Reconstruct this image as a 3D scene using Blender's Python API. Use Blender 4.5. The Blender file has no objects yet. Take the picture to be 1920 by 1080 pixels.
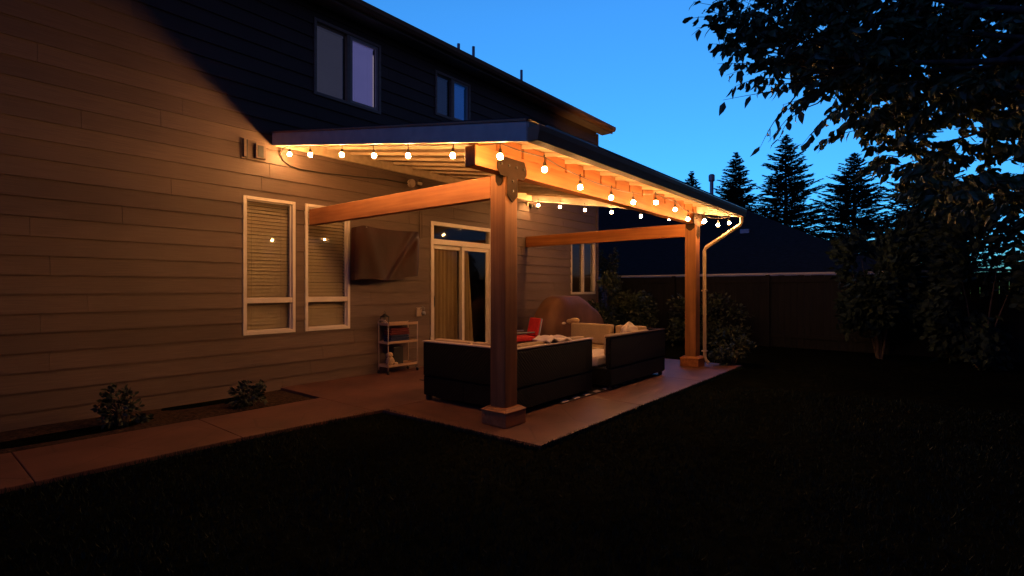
import bpy, math, random
from mathutils import Vector, Matrix
R = math.radians
random.seed(7)
sc = bpy.context.scene
col = sc.collection

# ---------------------------------------------------------------- camera
cam = bpy.data.cameras.new('camera'); cam_o = bpy.data.objects.new('camera', cam); col.objects.link(cam_o)
AZ = R(39.415)
cam_o.location = (0, 0, 1.4)
cam_o.rotation_euler = (R(90), 0, AZ - R(90))
cam.sensor_width = 36; cam.lens = 969.77/1920*36; cam.shift_y = 1/1920
cam.clip_start = .05; cam.clip_end = 2000
sc.camera = cam_o

# ---------------------------------------------------------------- dusk sky
w = bpy.data.worlds.new("World"); sc.world = w; w.use_nodes = True
nt = w.node_tree; nt.nodes.clear()
out = nt.nodes.new('ShaderNodeOutputWorld'); bg = nt.nodes.new('ShaderNodeBackground')
sky = nt.nodes.new('ShaderNodeTexSky'); sky.sky_type = 'NISHITA'; sky.sun_disc = False
sky.sun_elevation = R(-4.0); sky.sun_rotation = R(90-25); sky.ozone_density = 4.0; sky.dust_density = .3
SKY_TINT = (1.24, 6.25, 8.2, 1); SKY_STR = 1.0
gam = nt.nodes.new('ShaderNodeGamma'); gam.inputs[1].default_value = .5
nt.links.new(sky.outputs[0], gam.inputs[0])
# sky brightness shaped by direction: side bands light the rake, dimmed overhead and yardward
tcw = nt.nodes.new('ShaderNodeTexCoord'); sep = nt.nodes.new('ShaderNodeSeparateXYZ'); nt.links.new(tcw.outputs['Generated'], sep.inputs[0])
hx = nt.nodes.new('ShaderNodeMath'); hx.operation = 'MULTIPLY_ADD'; hx.inputs[1].default_value = .5; hx.inputs[2].default_value = .5; nt.links.new(sep.outputs[0], hx.inputs[0])
rp = nt.nodes.new('ShaderNodeValToRGB'); rp.color_ramp.interpolation = 'EASE'; nt.links.new(hx.outputs[0], rp.inputs[0])
els = rp.color_ramp.elements
els[0].position = .20; els[0].color = (1.0,.74,.95,1); els[1].position = .76; els[1].color = (.5,.5,.5,1)
for p_, c_ in ((.38, .03), (.56, .035), (.70, .39)):
    e_ = els.new(p_); e_.color = (c_, c_, c_, 1)
zz = nt.nodes.new('ShaderNodeMapRange'); zz.interpolation_type = 'SMOOTHSTEP'
for i_, v_ in ((1, .46), (2, .80), (3, 1.0), (4, .06)): zz.inputs[i_].default_value = v_
nt.links.new(sep.outputs[2], zz.inputs[0])
yy = nt.nodes.new('ShaderNodeMapRange'); yy.interpolation_type = 'SMOOTHSTEP'
for i_, v_ in ((1, -.42), (2, -.06), (3, 0), (4, 1.0)): yy.inputs[i_].default_value = v_
nt.links.new(sep.outputs[1], yy.inputs[0])
ysh = nt.nodes.new('ShaderNodeMix'); ysh.data_type = 'RGBA'; ysh.inputs[6].default_value = (.85,.26,.26,1); ysh.inputs[7].default_value = (1,1,1,1)
nt.links.new(yy.outputs[0], ysh.inputs[0])
mg0 = nt.nodes.new('ShaderNodeMix'); mg0.data_type = 'RGBA'; mg0.blend_type = 'MULTIPLY'; mg0.inputs[0].default_value = 1
nt.links.new(ysh.outputs[2], mg0.inputs[6]); nt.links.new(rp.outputs[0], mg0.inputs[7])
mg = nt.nodes.new('ShaderNodeMix'); mg.data_type = 'RGBA'; mg.blend_type = 'MULTIPLY'; mg.inputs[0].default_value = 1
nt.links.new(mg0.outputs[2], mg.inputs[6]); nt.links.new(gam.outputs[0], mg.inputs[7]); nt.links.new(zz.outputs[0], bg.inputs[1])
mul = nt.nodes.new('ShaderNodeMix'); mul.data_type = 'RGBA'; mul.blend_type = 'MULTIPLY'; mul.inputs[0].default_value = 1
mul.inputs[7].default_value = SKY_TINT
nt.links.new(mg.outputs[2], mul.inputs[6]); nt.links.new(mul.outputs[2], bg.inputs[0])
nt.links.new(bg.outputs[0], out.inputs[0])

vs = sc.view_settings; vs.view_transform = 'Standard'; vs.look = 'None'; vs.exposure = 0; vs.gamma = 1
try: vs.use_curve_mapping = False
except Exception: pass
sc.render.engine = 'CYCLES'
cy = sc.cycles; cy.use_denoising = True; cy.max_bounces = 7; cy.diffuse_bounces = 4; cy.glossy_bounces = 3
cy.transparent_max_bounces = 12; cy.sample_clamp_indirect = 3; cy.sample_clamp_direct = 0; cy.use_light_tree = True
cy.caustics_reflective = False; cy.caustics_refractive = False

# ---------------------------------------------------------------- materials
def newmat(name):
    m = bpy.data.materials.new(name); m.use_nodes = True
    return m, m.node_tree, m.node_tree.nodes['Principled BSDF']
def noise_mat(name, c1, c2, scale=(1,1,1), nscale=6, rough=.7, bump=.2, bdist=.01, detail=6, ramp=(.35,.65), metal=0, spec=.5, c3=None, big=None):
    m, t, p = newmat(name)
    tc = t.nodes.new('ShaderNodeTexCoord'); mp = t.nodes.new('ShaderNodeMapping'); mp.inputs['Scale'].default_value = scale
    n = t.nodes.new('ShaderNodeTexNoise'); n.inputs['Scale'].default_value = nscale; n.inputs['Detail'].default_value = detail
    r = t.nodes.new('ShaderNodeValToRGB')
    r.color_ramp.elements[0].position = ramp[0]; r.color_ramp.elements[1].position = ramp[1]
    r.color_ramp.elements[0].color = (*c1, 1); r.color_ramp.elements[1].color = (*c2, 1)
    L = t.links.new
    L(tc.outputs['Object'], mp.inputs[0]); L(mp.outputs[0], n.inputs['Vector']); L(n.outputs['Fac'], r.inputs[0])
    colout = r.outputs[0]
    if big:
        n2 = t.nodes.new('ShaderNodeTexNoise'); n2.inputs['Scale'].default_value = big; n2.inputs['Detail'].default_value = 3
        L(tc.outputs['Object'], n2.inputs['Vector'])
        mr = t.nodes.new('ShaderNodeMapRange'); mr.inputs[1].default_value = .3; mr.inputs[2].default_value = .7; mr.inputs[3].default_value = .72; mr.inputs[4].default_value = 1.15
        L(n2.outputs['Fac'], mr.inputs[0])
        mx = t.nodes.new('ShaderNodeMix'); mx.data_type = 'RGBA'; mx.blend_type = 'MULTIPLY'; mx.inputs[0].default_value = 1
        L(colout, mx.inputs[6]); L(mr.outputs[0], mx.inputs[7]); colout = mx.outputs[2]
    L(colout, p.inputs['Base Color'])
    p.inputs['Roughness'].default_value = rough; p.inputs['Metallic'].default_value = metal
    p.inputs['Specular IOR Level'].default_value = spec
    if bump:
        b = t.nodes.new('ShaderNodeBump'); b.inputs['Strength'].default_value = bump; b.inputs['Distance'].default_value = bdist
        L(n.outputs['Fac'], b.inputs['Height']); L(b.outputs[0], p.inputs['Normal'])
    return m
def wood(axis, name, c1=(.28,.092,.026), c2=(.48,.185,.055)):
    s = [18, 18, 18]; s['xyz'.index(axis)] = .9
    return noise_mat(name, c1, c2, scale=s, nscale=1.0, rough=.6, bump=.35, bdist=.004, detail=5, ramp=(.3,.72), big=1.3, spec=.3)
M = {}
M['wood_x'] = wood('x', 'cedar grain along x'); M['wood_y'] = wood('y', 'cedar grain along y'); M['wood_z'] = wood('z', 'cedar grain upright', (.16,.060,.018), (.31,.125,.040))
M['siding'] = noise_mat('taupe lap siding', (.132,.086,.066), (.170,.113,.086), scale=(1.5,1.5,60), nscale=2.2, rough=.62, bump=.12, bdist=.0015, big=.5, spec=.3)
M['trim'] = noise_mat('cream trim paint', (.60,.52,.44), (.68,.60,.50), nscale=9, rough=.5, bump=.08, bdist=.002)
M['vinyl'] = noise_mat('almond vinyl frame', (.66,.55,.46), (.72,.61,.52), nscale=5, rough=.38, bump=0)
M['ceiling'] = noise_mat('painted fir ceiling', (.66,.48,.30), (.78,.59,.38), scale=(3,.8,3), nscale=4, rough=.6, bump=.2, bdist=.003, big=1.0, spec=.3)
M['gutter'] = noise_mat('bronze gutter metal', (.42,.22,.12), (.50,.27,.15), nscale=3, rough=.6, bump=.05, bdist=.002, spec=.08)
M['spout'] = noise_mat('tan painted downspout', (.36,.26,.17), (.42,.31,.21), nscale=4, rough=.5, bump=0)
M['gutter_dark'] = noise_mat('gutter underside toned down under the bulbs', (.045,.026,.016), (.065,.038,.024), nscale=5, rough=.7, bump=.05, bdist=.002, spec=.1)  # colour darkened to hold down the bulb light on the bottom
M['rim'] = noise_mat('varnished cart rim', (.42,.26,.15), (.50,.32,.19), nscale=6, rough=.45, bump=0)
M['lip'] = noise_mat('copper highlight toned lip', (.62,.42,.30), (.75,.52,.38), nscale=3, rough=.3, bump=0, metal=.6)  # pale copper puts the bright highlight lines into the lip colour
M['fascia'] = noise_mat('brown fascia paint', (.40,.29,.21), (.48,.35,.26), scale=(1,4,8), nscale=3, rough=.5, bump=.1, bdist=.002)
M['shingle'] = noise_mat('dark shingles', (.03,.028,.028), (.06,.055,.05), nscale=30, rough=.9, bump=.5, bdist=.01)
M['concrete'] = None
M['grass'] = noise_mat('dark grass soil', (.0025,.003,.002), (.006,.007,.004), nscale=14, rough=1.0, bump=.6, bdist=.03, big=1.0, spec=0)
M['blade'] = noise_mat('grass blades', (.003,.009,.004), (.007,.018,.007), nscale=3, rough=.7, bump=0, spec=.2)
M['soil'] = noise_mat('bark mulch', (.02,.012,.008), (.07,.04,.025), nscale=25, rough=.95, bump=.9, bdist=.03, spec=.1)
M['steel'] = noise_mat('dark powder coated steel', (.020,.012,.008), (.030,.018,.012), nscale=12, rough=.8, bump=.1, bdist=.001, spec=.04)
M['leaf'] = noise_mat('tree leaf', (.05,.075,.02), (.09,.11,.04), nscale=8, rough=.5, bump=0)
M['needle'] = noise_mat('conifer needles', (.008,.016,.011), (.018,.030,.019), nscale=1.5, rough=.8, bump=0, spec=.15)
M['shrub'] = noise_mat('shrub leaves', (.008,.015,.007), (.019,.030,.013), nscale=5, rough=.6, bump=0)
M['bark'] = noise_mat('tree bark', (.03,.024,.018), (.08,.06,.045), scale=(6,6,1.5), nscale=4, rough=.9, bump=.7, bdist=.02, spec=.1)
M['cushion'] = noise_mat('tan cushion canvas', (.36,.25,.14), (.43,.31,.18), nscale=60, rough=.85, bump=.15, bdist=.002, spec=.2, big=2)
M['pillow'] = noise_mat('pale pillow cloth', (.62,.50,.40), (.70,.58,.46), nscale=20, rough=.85, bump=.3, bdist=.006, spec=.2)
M['blind'] = noise_mat('blind slats', (.76,.56,.38), (.84,.63,.44), scale=(.3,1,1), nscale=3, rough=.55, bump=0)
M['drape'] = noise_mat('beige curtain', (.52,.34,.19), (.64,.44,.25), scale=(1,1,.2), nscale=8, rough=.85, bump=0)
M['interior'] = noise_mat('dark room paint', (.10,.09,.08), (.12,.11,.10), nscale=2, rough=.9, bump=0)
M['tvcover'] = noise_mat('maroon vinyl cover', (.026,.007,.005), (.044,.012,.008), scale=(1,1,.5), nscale=5, rough=.5, bump=.35, bdist=.02, detail=3, spec=.25)
M['grillcover'] = noise_mat('brown canvas cover', (.11,.046,.024), (.16,.07,.038), scale=(1,1,.5), nscale=3, rough=.7, bump=.5, bdist=.03, detail=3, big=1.4)
M['cream_metal'] = noise_mat('cream enamel metal', (.44,.33,.24), (.50,.38,.28), nscale=10, rough=.35, bump=0)
M['cart_tray'] = noise_mat('wooden cart tray', (.40,.20,.10), (.52,.28,.15), scale=(1,10,10), nscale=3, rough=.5, bump=.1, bdist=.002)
M['red'] = noise_mat('red cushion cloth', (.55,.015,.02), (.68,.025,.03), nscale=30, rough=.7, bump=.1, bdist=.002)
M['darkred'] = noise_mat('dark red towel', (.09,.010,.010), (.13,.016,.016), nscale=30, rough=.9, bump=.4, bdist=.006)
M['navy'] = noise_mat('navy towel', (.012,.016,.05), (.02,.028,.08), nscale=30, rough=.9, bump=.4, bdist=.006)
M['black'] = noise_mat('black plastic', (.012,.012,.012), (.022,.02,.02), nscale=10, rough=.5, bump=0)
M['cord'] = noise_mat('brown rubber cord', (.035,.024,.018), (.05,.035,.025), nscale=10, rough=.6, bump=0)
M['plush'] = noise_mat('tan plush', (.45,.30,.16), (.55,.38,.22), nscale=40, rough=.95, bump=.6, bdist=.01)
M['tablewood'] = noise_mat('weathered table slats', (.16,.12,.08), (.24,.18,.12), scale=(1,12,12), nscale=2, rough=.6, bump=.2, bdist=.003)
M['fence'] = noise_mat('dark stained fence', (.004,.0035,.003), (.008,.007,.006), scale=(3,8,.6), nscale=2, rough=.85, bump=.4, bdist=.01, spec=.2)
M['fencecap'] = noise_mat('weathered fence cap', (.30,.27,.25), (.38,.35,.32), scale=(8,.6,8), nscale=2, rough=.8, bump=.2, bdist=.005)
M['nroof'] = noise_mat('neighbour shingles', (.018,.016,.014), (.032,.028,.025), scale=(4,1,4), nscale=5, rough=.9, bump=.5, bdist=.03, spec=.2)
M['nwall'] = noise_mat('neighbour siding', (.10,.09,.08), (.13,.12,.11), scale=(1,1,12), nscale=1, rough=.8, bump=.2)
M['galv'] = noise_mat('galvanised metal', (.25,.25,.27), (.33,.33,.35), nscale=6, rough=.45, bump=0, metal=.5)
M['clay'] = noise_mat('dark clay pot', (.05,.035,.03), (.08,.055,.045), nscale=8, rough=.7, bump=.2)

def concrete():
    m, t, p = newmat('stamped red brown concrete'); L = t.links.new
    tc = t.nodes.new('ShaderNodeTexCoord')
    n = t.nodes.new('ShaderNodeTexNoise'); n.inputs['Scale'].default_value = 1.6; n.inputs['Detail'].default_value = 8
    n3 = t.nodes.new('ShaderNodeTexNoise'); n3.inputs['Scale'].default_value = 45; n3.inputs['Detail'].default_value = 4
    r = t.nodes.new('ShaderNodeValToRGB'); r.color_ramp.elements[0].position = .3; r.color_ramp.elements[1].position = .72
    r.color_ramp.elements[0].color = (.088,.034,.020,1); r.color_ramp.elements[1].color = (.175,.070,.042,1)
    v = t.nodes.new('ShaderNodeTexVoronoi'); v.feature = 'DISTANCE_TO_EDGE'; v.inputs['Scale'].default_value = 1.5; v.inputs['Randomness'].default_value = .8
    L(tc.outputs['Object'], n.inputs[0]); L(tc.outputs['Object'], n3.inputs[0]); L(tc.outputs['Object'], v.inputs[0])
    L(n.outputs[0], r.inputs[0])
    mr = t.nodes.new('ShaderNodeMapRange'); mr.inputs[1].default_value = 0; mr.inputs[2].default_value = .02; mr.inputs[3].default_value = .72; mr.inputs[4].default_value = 1
    L(v.outputs[0], mr.inputs[0])
    mx = t.nodes.new('ShaderNodeMix'); mx.data_type = 'RGBA'; mx.blend_type = 'MULTIPLY'; mx.inputs[0].default_value = 1
    L(r.outputs[0], mx.inputs[6]); L(mr.outputs[0], mx.inputs[7]); L(mx.outputs[2], p.inputs['Base Color'])
    ad = t.nodes.new('ShaderNodeMath'); ad.operation = 'MULTIPLY_ADD'; ad.inputs[1].default_value = .25
    L(n3.outputs[0], ad.inputs[0]); L(mr.outputs[0], ad.inputs[2])
    b = t.nodes.new('ShaderNodeBump'); b.inputs['Strength'].default_value = .5; b.inputs['Distance'].default_value = .008
    L(ad.outputs[0], b.inputs['Height']); L(b.outputs[0], p.inputs['Normal'])
    p.inputs['Roughness'].default_value = .55
    return m
M['concrete'] = concrete()

def wicker():
    m, t, p = newmat('black resin wicker'); L = t.links.new
    tc = t.nodes.new('ShaderNodeTexCoord')
    wv = t.nodes.new('ShaderNodeTexWave'); wv.bands_direction = 'Z'; wv.inputs['Scale'].default_value = 22
    w2 = t.nodes.new('ShaderNodeTexWave'); w2.bands_direction = 'DIAGONAL'; w2.inputs['Scale'].default_value = 14
    L(tc.outputs['Object'], wv.inputs[0]); L(tc.outputs['Object'], w2.inputs[0])
    a = t.nodes.new('ShaderNodeMath'); a.operation = 'MULTIPLY'; L(wv.outputs['Fac'], a.inputs[0]); L(w2.outputs['Fac'], a.inputs[1])
    b = t.nodes.new('ShaderNodeBump'); b.inputs['Strength'].default_value = .8; b.inputs['Distance'].default_value = .006
    L(a.outputs[0], b.inputs['Height']); L(b.outputs[0], p.inputs['Normal'])
    p.inputs['Base Color'].default_value = (.0032,.0028,.0026,1); p.inputs['Roughness'].default_value = .65; p.inputs['Specular IOR Level'].default_value = .12
    return m
M['wicker'] = wicker()

def glass():
    m, t, p = newmat('window glass'); L = t.links.new
    t.nodes.remove(p); o = t.nodes['Material Output']
    tr = t.nodes.new('ShaderNodeBsdfTransparent'); tr.inputs[0].default_value = (.86,.88,.87,1)
    g = t.nodes.new('ShaderNodeBsdfGlossy'); g.inputs['Roughness'].default_value = .03
    n = t.nodes.new('ShaderNodeTexNoise'); n.inputs['Scale'].default_value = 1.2
    tc = t.nodes.new('ShaderNodeTexCoord'); L(tc.outputs['Object'], n.inputs[0])
    b = t.nodes.new('ShaderNodeBump'); b.inputs['Strength'].default_value = .05; b.inputs['Distance'].default_value = .02
    L(n.outputs[0], b.inputs['Height']); L(b.outputs[0], g.inputs['Normal'])
    lw = t.nodes.new('ShaderNodeLayerWeight'); lw.inputs['Blend'].default_value = .5
    pw = t.nodes.new('ShaderNodeMath'); pw.operation = 'POWER'; pw.inputs[1].default_value = 4; L(lw.outputs['Facing'], pw.inputs[0])
    f = t.nodes.new('ShaderNodeMath'); f.operation = 'MULTIPLY_ADD'; f.inputs[1].default_value = .85; f.inputs[2].default_value = .05; L(pw.outputs[0], f.inputs[0])
    mx = t.nodes.new('ShaderNodeMixShader'); L(f.outputs[0], mx.inputs[0]); L(tr.outputs[0], mx.inputs[1]); L(g.outputs[0], mx.inputs[2])
    L(mx.outputs[0], o.inputs['Surface'])
    return m
M['glass'] = glass()
def self_glow(name, c):  # emission makes the blind glow by itself; no lamp stands behind it
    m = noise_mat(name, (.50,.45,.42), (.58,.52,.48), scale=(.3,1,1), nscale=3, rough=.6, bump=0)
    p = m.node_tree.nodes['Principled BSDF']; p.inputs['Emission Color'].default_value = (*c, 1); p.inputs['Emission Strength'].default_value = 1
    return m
M['blind_glow'] = self_glow('blind with pale glow put in', (.062,.060,.185)); M['blind_dim'] = self_glow('blind with dim glow put in', (.020,.019,.032))
M['blind_sky_glow'] = self_glow('blind with blue sky glow put in', (.005,.034,.17)); M['blind_faint'] = self_glow('blind with faint sky glow put in', (.004,.009,.03))  # blue glow stands in for the sky mirrored in the panes
M['gap_glow'] = self_glow('glow put in at the blind edge', (.55,.42,.50))
def emit(name, c, s):
    m, t, p = newmat(name)
    p.inputs['Base Color'].default_value = (.8,.6,.35,1)
    p.inputs['Emission Color'].default_value = (*c, 1); p.inputs['Emission Strength'].default_value = s
    return m
BULB = 1250
M['bulb'] = emit('warm glowing bulb glass', (1.0, .475, .155), BULB)
# upright filament: the glass glows on its sides and hardly at its end
t_ = M['bulb'].node_tree; ge_ = t_.nodes.new('ShaderNodeNewGeometry'); sx_ = t_.nodes.new('ShaderNodeSeparateXYZ'); ab_ = t_.nodes.new('ShaderNodeMath'); ab_.operation = 'ABSOLUTE'
mr_ = t_.nodes.new('ShaderNodeMapRange')
for i_, v_ in ((1, .10), (2, .60), (3, BULB), (4, BULB*.01)): mr_.inputs[i_].default_value = v_
t_.links.new(ge_.outputs['Normal'], sx_.inputs[0]); t_.links.new(sx_.outputs[2], ab_.inputs[0]); t_.links.new(ab_.outputs[0], mr_.inputs[0]); t_.links.new(mr_.outputs[0], t_.nodes['Principled BSDF'].inputs['Emission Strength'])

# ---------------------------------------------------------------- mesh helpers
class MB:
    def __init__(s): s.v = []; s.f = []
    def add(s, vs, fs):
        n = len(s.v); s.v += [tuple(p) for p in vs]; s.f += [tuple(i+n for i in f) for f in fs]; return s
    def box(s, x0, y0, z0, x1, y1, z1, T=None):
        vs = [(x0,y0,z0),(x1,y0,z0),(x1,y1,z0),(x0,y1,z0),(x0,y0,z1),(x1,y0,z1),(x1,y1,z1),(x0,y1,z1)]
        if T: vs = [T @ Vector(p) for p in vs]
        return s.add(vs, [(3,2,1,0),(4,5,6,7),(0,1,5,4),(1,2,6,5),(2,3,7,6),(3,0,4,7)])
    def hexa(s, vs): return s.add(vs, [(3,2,1,0),(4,5,6,7),(0,1,5,4),(1,2,6,5),(2,3,7,6),(3,0,4,7)])
    def prism(s, poly, axis, a, b):
        # poly: 2D points in the two remaining axes (in xyz order), extruded on axis from a to b
        n = len(poly)
        def mk(p, t):
            return {'x': (t, p[0], p[1]), 'y': (p[0], t, p[1]), 'z': (p[0], p[1], t)}[axis]
        vs = [mk(p, a) for p in poly] + [mk(p, b) for p in poly]
        fs = [tuple(range(n-1, -1, -1)), tuple(range(n, 2*n))] + [(i, (i+1) % n, (i+1) % n+n, i+n) for i in range(n)]
        return s.add(vs, fs)
    def tube(s, pts, r, n=8, caps=True):
        pts = [Vector(p) for p in pts]; rs = r if isinstance(r, (list, tuple)) else [r]*len(pts)
        base = len(s.v); up = None
        for i, p in enumerate(pts):
            d = (pts[min(i+1, len(pts)-1)] - pts[max(i-1, 0)])
            if d.length < 1e-9: d = Vector((0,0,1))
            d.normalize()
            if up is None:
                up = Vector((0,0,1)) if abs(d.z) < .9 else Vector((1,0,0))
            a = d.cross(up)
            if a.length < 1e-4: a = d.cross(Vector((0,1,0)))
            a.normalize(); b = a.cross(d).normalized(); up = b
            for k in range(n):
                t = 2*math.pi*k/n
                s.v.append(tuple(p + (a*math.cos(t) + b*math.sin(t))*rs[i]))
        for i in range(len(pts)-1):
            for k in range(n):
                s.f.append((base+i*n+k, base+i*n+(k+1) % n, base+(i+1)*n+(k+1) % n, base+(i+1)*n+k))
        if caps:
            s.f.append(tuple(base+k for k in range(n-1, -1, -1))); s.f.append(tuple(base+(len(pts)-1)*n+k for k in range(n)))
        return s
    def lathe(s, prof, c=(0,0,0), n=16):
        base = len(s.v)
        for r, z in prof:
            for k in range(n):
                t = 2*math.pi*k/n; s.v.append((c[0]+r*math.cos(t), c[1]+r*math.sin(t), c[2]+z))
        for i in range(len(prof)-1):
            for k in range(n):
                s.f.append((base+i*n+k, base+i*n+(k+1) % n, base+(i+1)*n+(k+1) % n, base+(i+1)*n+k))
        s.f.append(tuple(base+k for k in range(n-1, -1, -1))); s.f.append(tuple(base+(len(prof)-1)*n+k for k in range(n)))
        return s
    def grid(s, fn, nu, nv):
        base = len(s.v)
        for j in range(nv+1):
            for i in range(nu+1): s.v.append(tuple(fn(i/nu, j/nv)))
        for j in range(nv):
            for i in range(nu):
                a = base+j*(nu+1)+i; s.f.append((a, a+1, a+nu+2, a+nu+1))
        return s

WL = {}
def wloc(o): return WL.get(o.name, Vector((0,0,0)))
def build(name, mb, mat, parent=None, loc=None, bevel=0, smooth=False, seg=2, sub=0):
    """vertices of mb are in world coordinates; loc = the object's own origin"""
    L = Vector(loc) if loc is not None else (wloc(parent) if parent else Vector((0,0,0)))
    me = bpy.data.meshes.new(name)
    me.from_pydata([tuple(Vector(p) - L) for p in mb.v], [], mb.f); me.update()
    me.materials.append(M[mat] if isinstance(mat, str) else mat)
    o = bpy.data.objects.new(name, me); col.objects.link(o)
    if parent: o.parent = parent; o.location = L - wloc(parent)
    else: o.location = L
    WL[o.name] = L
    if smooth or bevel:
        for p in me.polygons: p.use_smooth = bool(smooth)
    if bevel:
        b = o.modifiers.new('bevel', 'BEVEL'); b.width = bevel; b.segments = seg; b.limit_method = 'ANGLE'; b.angle_limit = R(35)
    if sub:
        b = o.modifiers.new('subsurf', 'SUBSURF'); b.levels = sub; b.render_levels = sub
    return o
def tag(o, label=None, cat=None, group=None, kind=None):
    if label: o['label'] = label
    if cat: o['category'] = cat
    if group: o['group'] = group
    if kind: o['kind'] = kind
    return o
def empty(name, loc, label, cat, group=None):
    o = bpy.data.objects.new(name, None); col.objects.link(o); o.location = loc; o.empty_display_size = .2
    WL[o.name] = Vector(loc); tag(o, label, cat, group); return o
def B(x0, y0, z0, x1, y1, z1): return MB().box(x0, y0, z0, x1, y1, z1)

# ================================================================ ground
GZ = -.035
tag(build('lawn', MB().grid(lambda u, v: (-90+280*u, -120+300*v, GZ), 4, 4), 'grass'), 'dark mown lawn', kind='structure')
# patio slab and path
panels = [[(3.72,2.73),(5.80,2.73),(5.80,4.955),(3.665,4.955)], [(5.80,2.73),(7.88,2.73),(7.88,4.955),(5.80,4.955)], [(7.88,2.73),(9.95,2.73),(9.95,4.955),(7.88,4.955)],
          [(3.57,4.955),(5.80,4.955),(5.80,7.19),(3.57,7.19)], [(5.80,4.955),(7.88,4.955),(7.88,7.19),(5.80,7.19)], [(7.88,4.955),(9.95,4.955),(9.95,7.19),(7.88,7.19)],
          [(2.15,5.05),(3.57,4.965),(3.57,6.12),(2.15,6.12)], [(.7,5.05),(2.15,5.05),(2.15,6.12),(.7,6.12)], [(-.75,5.05),(.7,5.05),(.7,6.12),(-.75,6.12)], [(-6,5.05),(-.75,5.05),(-.75,6.12),(-6,6.12)]]
slab = MB()
for pn in panels:
    cx_ = sum(p[0] for p in pn)/4; cy_ = sum(p[1] for p in pn)/4
    slab.prism([(p[0]+math.copysign(.003, cx_-p[0]), p[1]+math.copysign(.003, cy_-p[1])) for p in pn], 'z', GZ-.02, 0)
slab.box(3.70, 2.76, GZ-.03, 9.9, 7.18, -.012)
tag(build('patio', slab, 'concrete', bevel=.006), 'reddish stamped concrete patio', kind='structure')
jt = MB()
tag(build('planting_bed', MB().grid(lambda u, v: (-6+9.56*u, 6.12+1.07*v, -.03+.015*math.sin(19*u)*math.cos(7*v)), 60, 8), 'soil'), 'mulched planting bed by the wall', kind='structure')

def grass():
    mb = MB(); rnd = random.Random(3)
    n = 0
    while n < 60000:
        # denser near the camera and patio edge
        d = .7 + 7.5*rnd.random()**1.3; a = R(39.4 + rnd.uniform(-52, 50))
        x, y = d*math.cos(a), d*math.sin(a)
        if x > 3.70 and y > 2.71: continue
        if y > 4.93 and x < 3.72: continue
        if y > 5.0: continue
        n += 1
        cl_ = .5+.5*math.sin(x*3.1+1.7*math.sin(y*2.3))*math.sin(y*2.7+1.3*math.sin(x*1.9))
        if rnd.random() > .35+.9*cl_: continue
        h = rnd.uniform(.016, .034)+.028*cl_*rnd.random(); t = rnd.uniform(0, 6.28); wd = rnd.uniform(.0012, .0024)*(1+d*.25)
        lx, ly = rnd.gauss(0, .014), rnd.gauss(0, .014)
        c, s_ = math.cos(t)*wd, math.sin(t)*wd
        mb.add([(x-c, y-s_, GZ-.003), (x+c, y+s_, GZ-.003), (x+lx, y+ly, GZ+h)], [(0,1,2)])
    for i in range(5200):     # longer uncut blades leaning over the slab edges
        k = rnd.random()
        if k < .55: x, y = 3.72+6.2*rnd.random(), 2.725-abs(rnd.gauss(0,.012)); lx, ly = rnd.gauss(0,.012), rnd.uniform(0,.025)
        elif k < .75: x, y = 3.69-abs(rnd.gauss(0,.012)), 2.73+2.2*rnd.random(); lx, ly = rnd.uniform(0,.025), rnd.gauss(0,.012)
        else: x, y = 3.6-4.2*rnd.random(), 4.99-abs(rnd.gauss(0,.015)); lx, ly = rnd.gauss(0,.012), rnd.uniform(0,.03)
        h = rnd.uniform(.03, .062); wd = rnd.uniform(.003,.005); t = rnd.uniform(0,6.28); c, s_ = math.cos(t)*wd, math.sin(t)*wd
        mb.add([(x-c, y-s_, GZ-.003), (x+c, y+s_, GZ-.003), (x+lx, y+ly, GZ+h)], [(0,1,2)])
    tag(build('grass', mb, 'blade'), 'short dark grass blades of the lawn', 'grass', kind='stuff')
grass()

# ================================================================ the house
W = 7.19
def board_tone():
    m = M['siding']; t = m.node_tree; L = t.links.new; p = t.nodes['Principled BSDF']
    src = p.inputs['Base Color'].links[0].from_socket
    tc = t.nodes.new('ShaderNodeTexCoord'); sp_ = t.nodes.new('ShaderNodeSeparateXYZ'); L(tc.outputs['Object'], sp_.inputs[0])
    dv = t.nodes.new('ShaderNodeMath'); dv.operation = 'MULTIPLY_ADD'; dv.inputs[1].default_value = 5; dv.inputs[2].default_value = .3; L(sp_.outputs[2], dv.inputs[0])
    fl = t.nodes.new('ShaderNodeMath'); fl.operation = 'FLOOR'; L(dv.outputs[0], fl.inputs[0])
    wn = t.nodes.new('ShaderNodeTexWhiteNoise'); wn.noise_dimensions = '1D'; L(fl.outputs[0], wn.inputs['W'])
    mr = t.nodes.new('ShaderNodeMapRange'); mr.inputs[3].default_value = .87; mr.inputs[4].default_value = 1.10; L(wn.outputs['Value'], mr.inputs[0])
    mx = t.nodes.new('ShaderNodeMix'); mx.data_type = 'RGBA'; mx.blend_type = 'MULTIPLY'; mx.inputs[0].default_value = 1
    L(src, mx.inputs[6]); L(mr.outputs[0], mx.inputs[7]); L(mx.outputs[2], p.inputs['Base Color'])
board_tone()
house = empty('house', (4, W, 0), 'two storey taupe lap sided house behind the lit patio', 'house')
openings = {  # name: x0,x1,z0,z1
    'w1': (3.06, 3.79, .77, 2.65), 'w2': (3.94, 4.69, .77, 2.65), 'door': (6.38, 8.06, .02, 2.64),
    'w3': (11.09, 12.29, 1.25, 2.65), 'u1': (4.08, 5.28, 4.30, 5.45), 'u2': (6.49, 7.42, 4.62, 5.45)}
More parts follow.
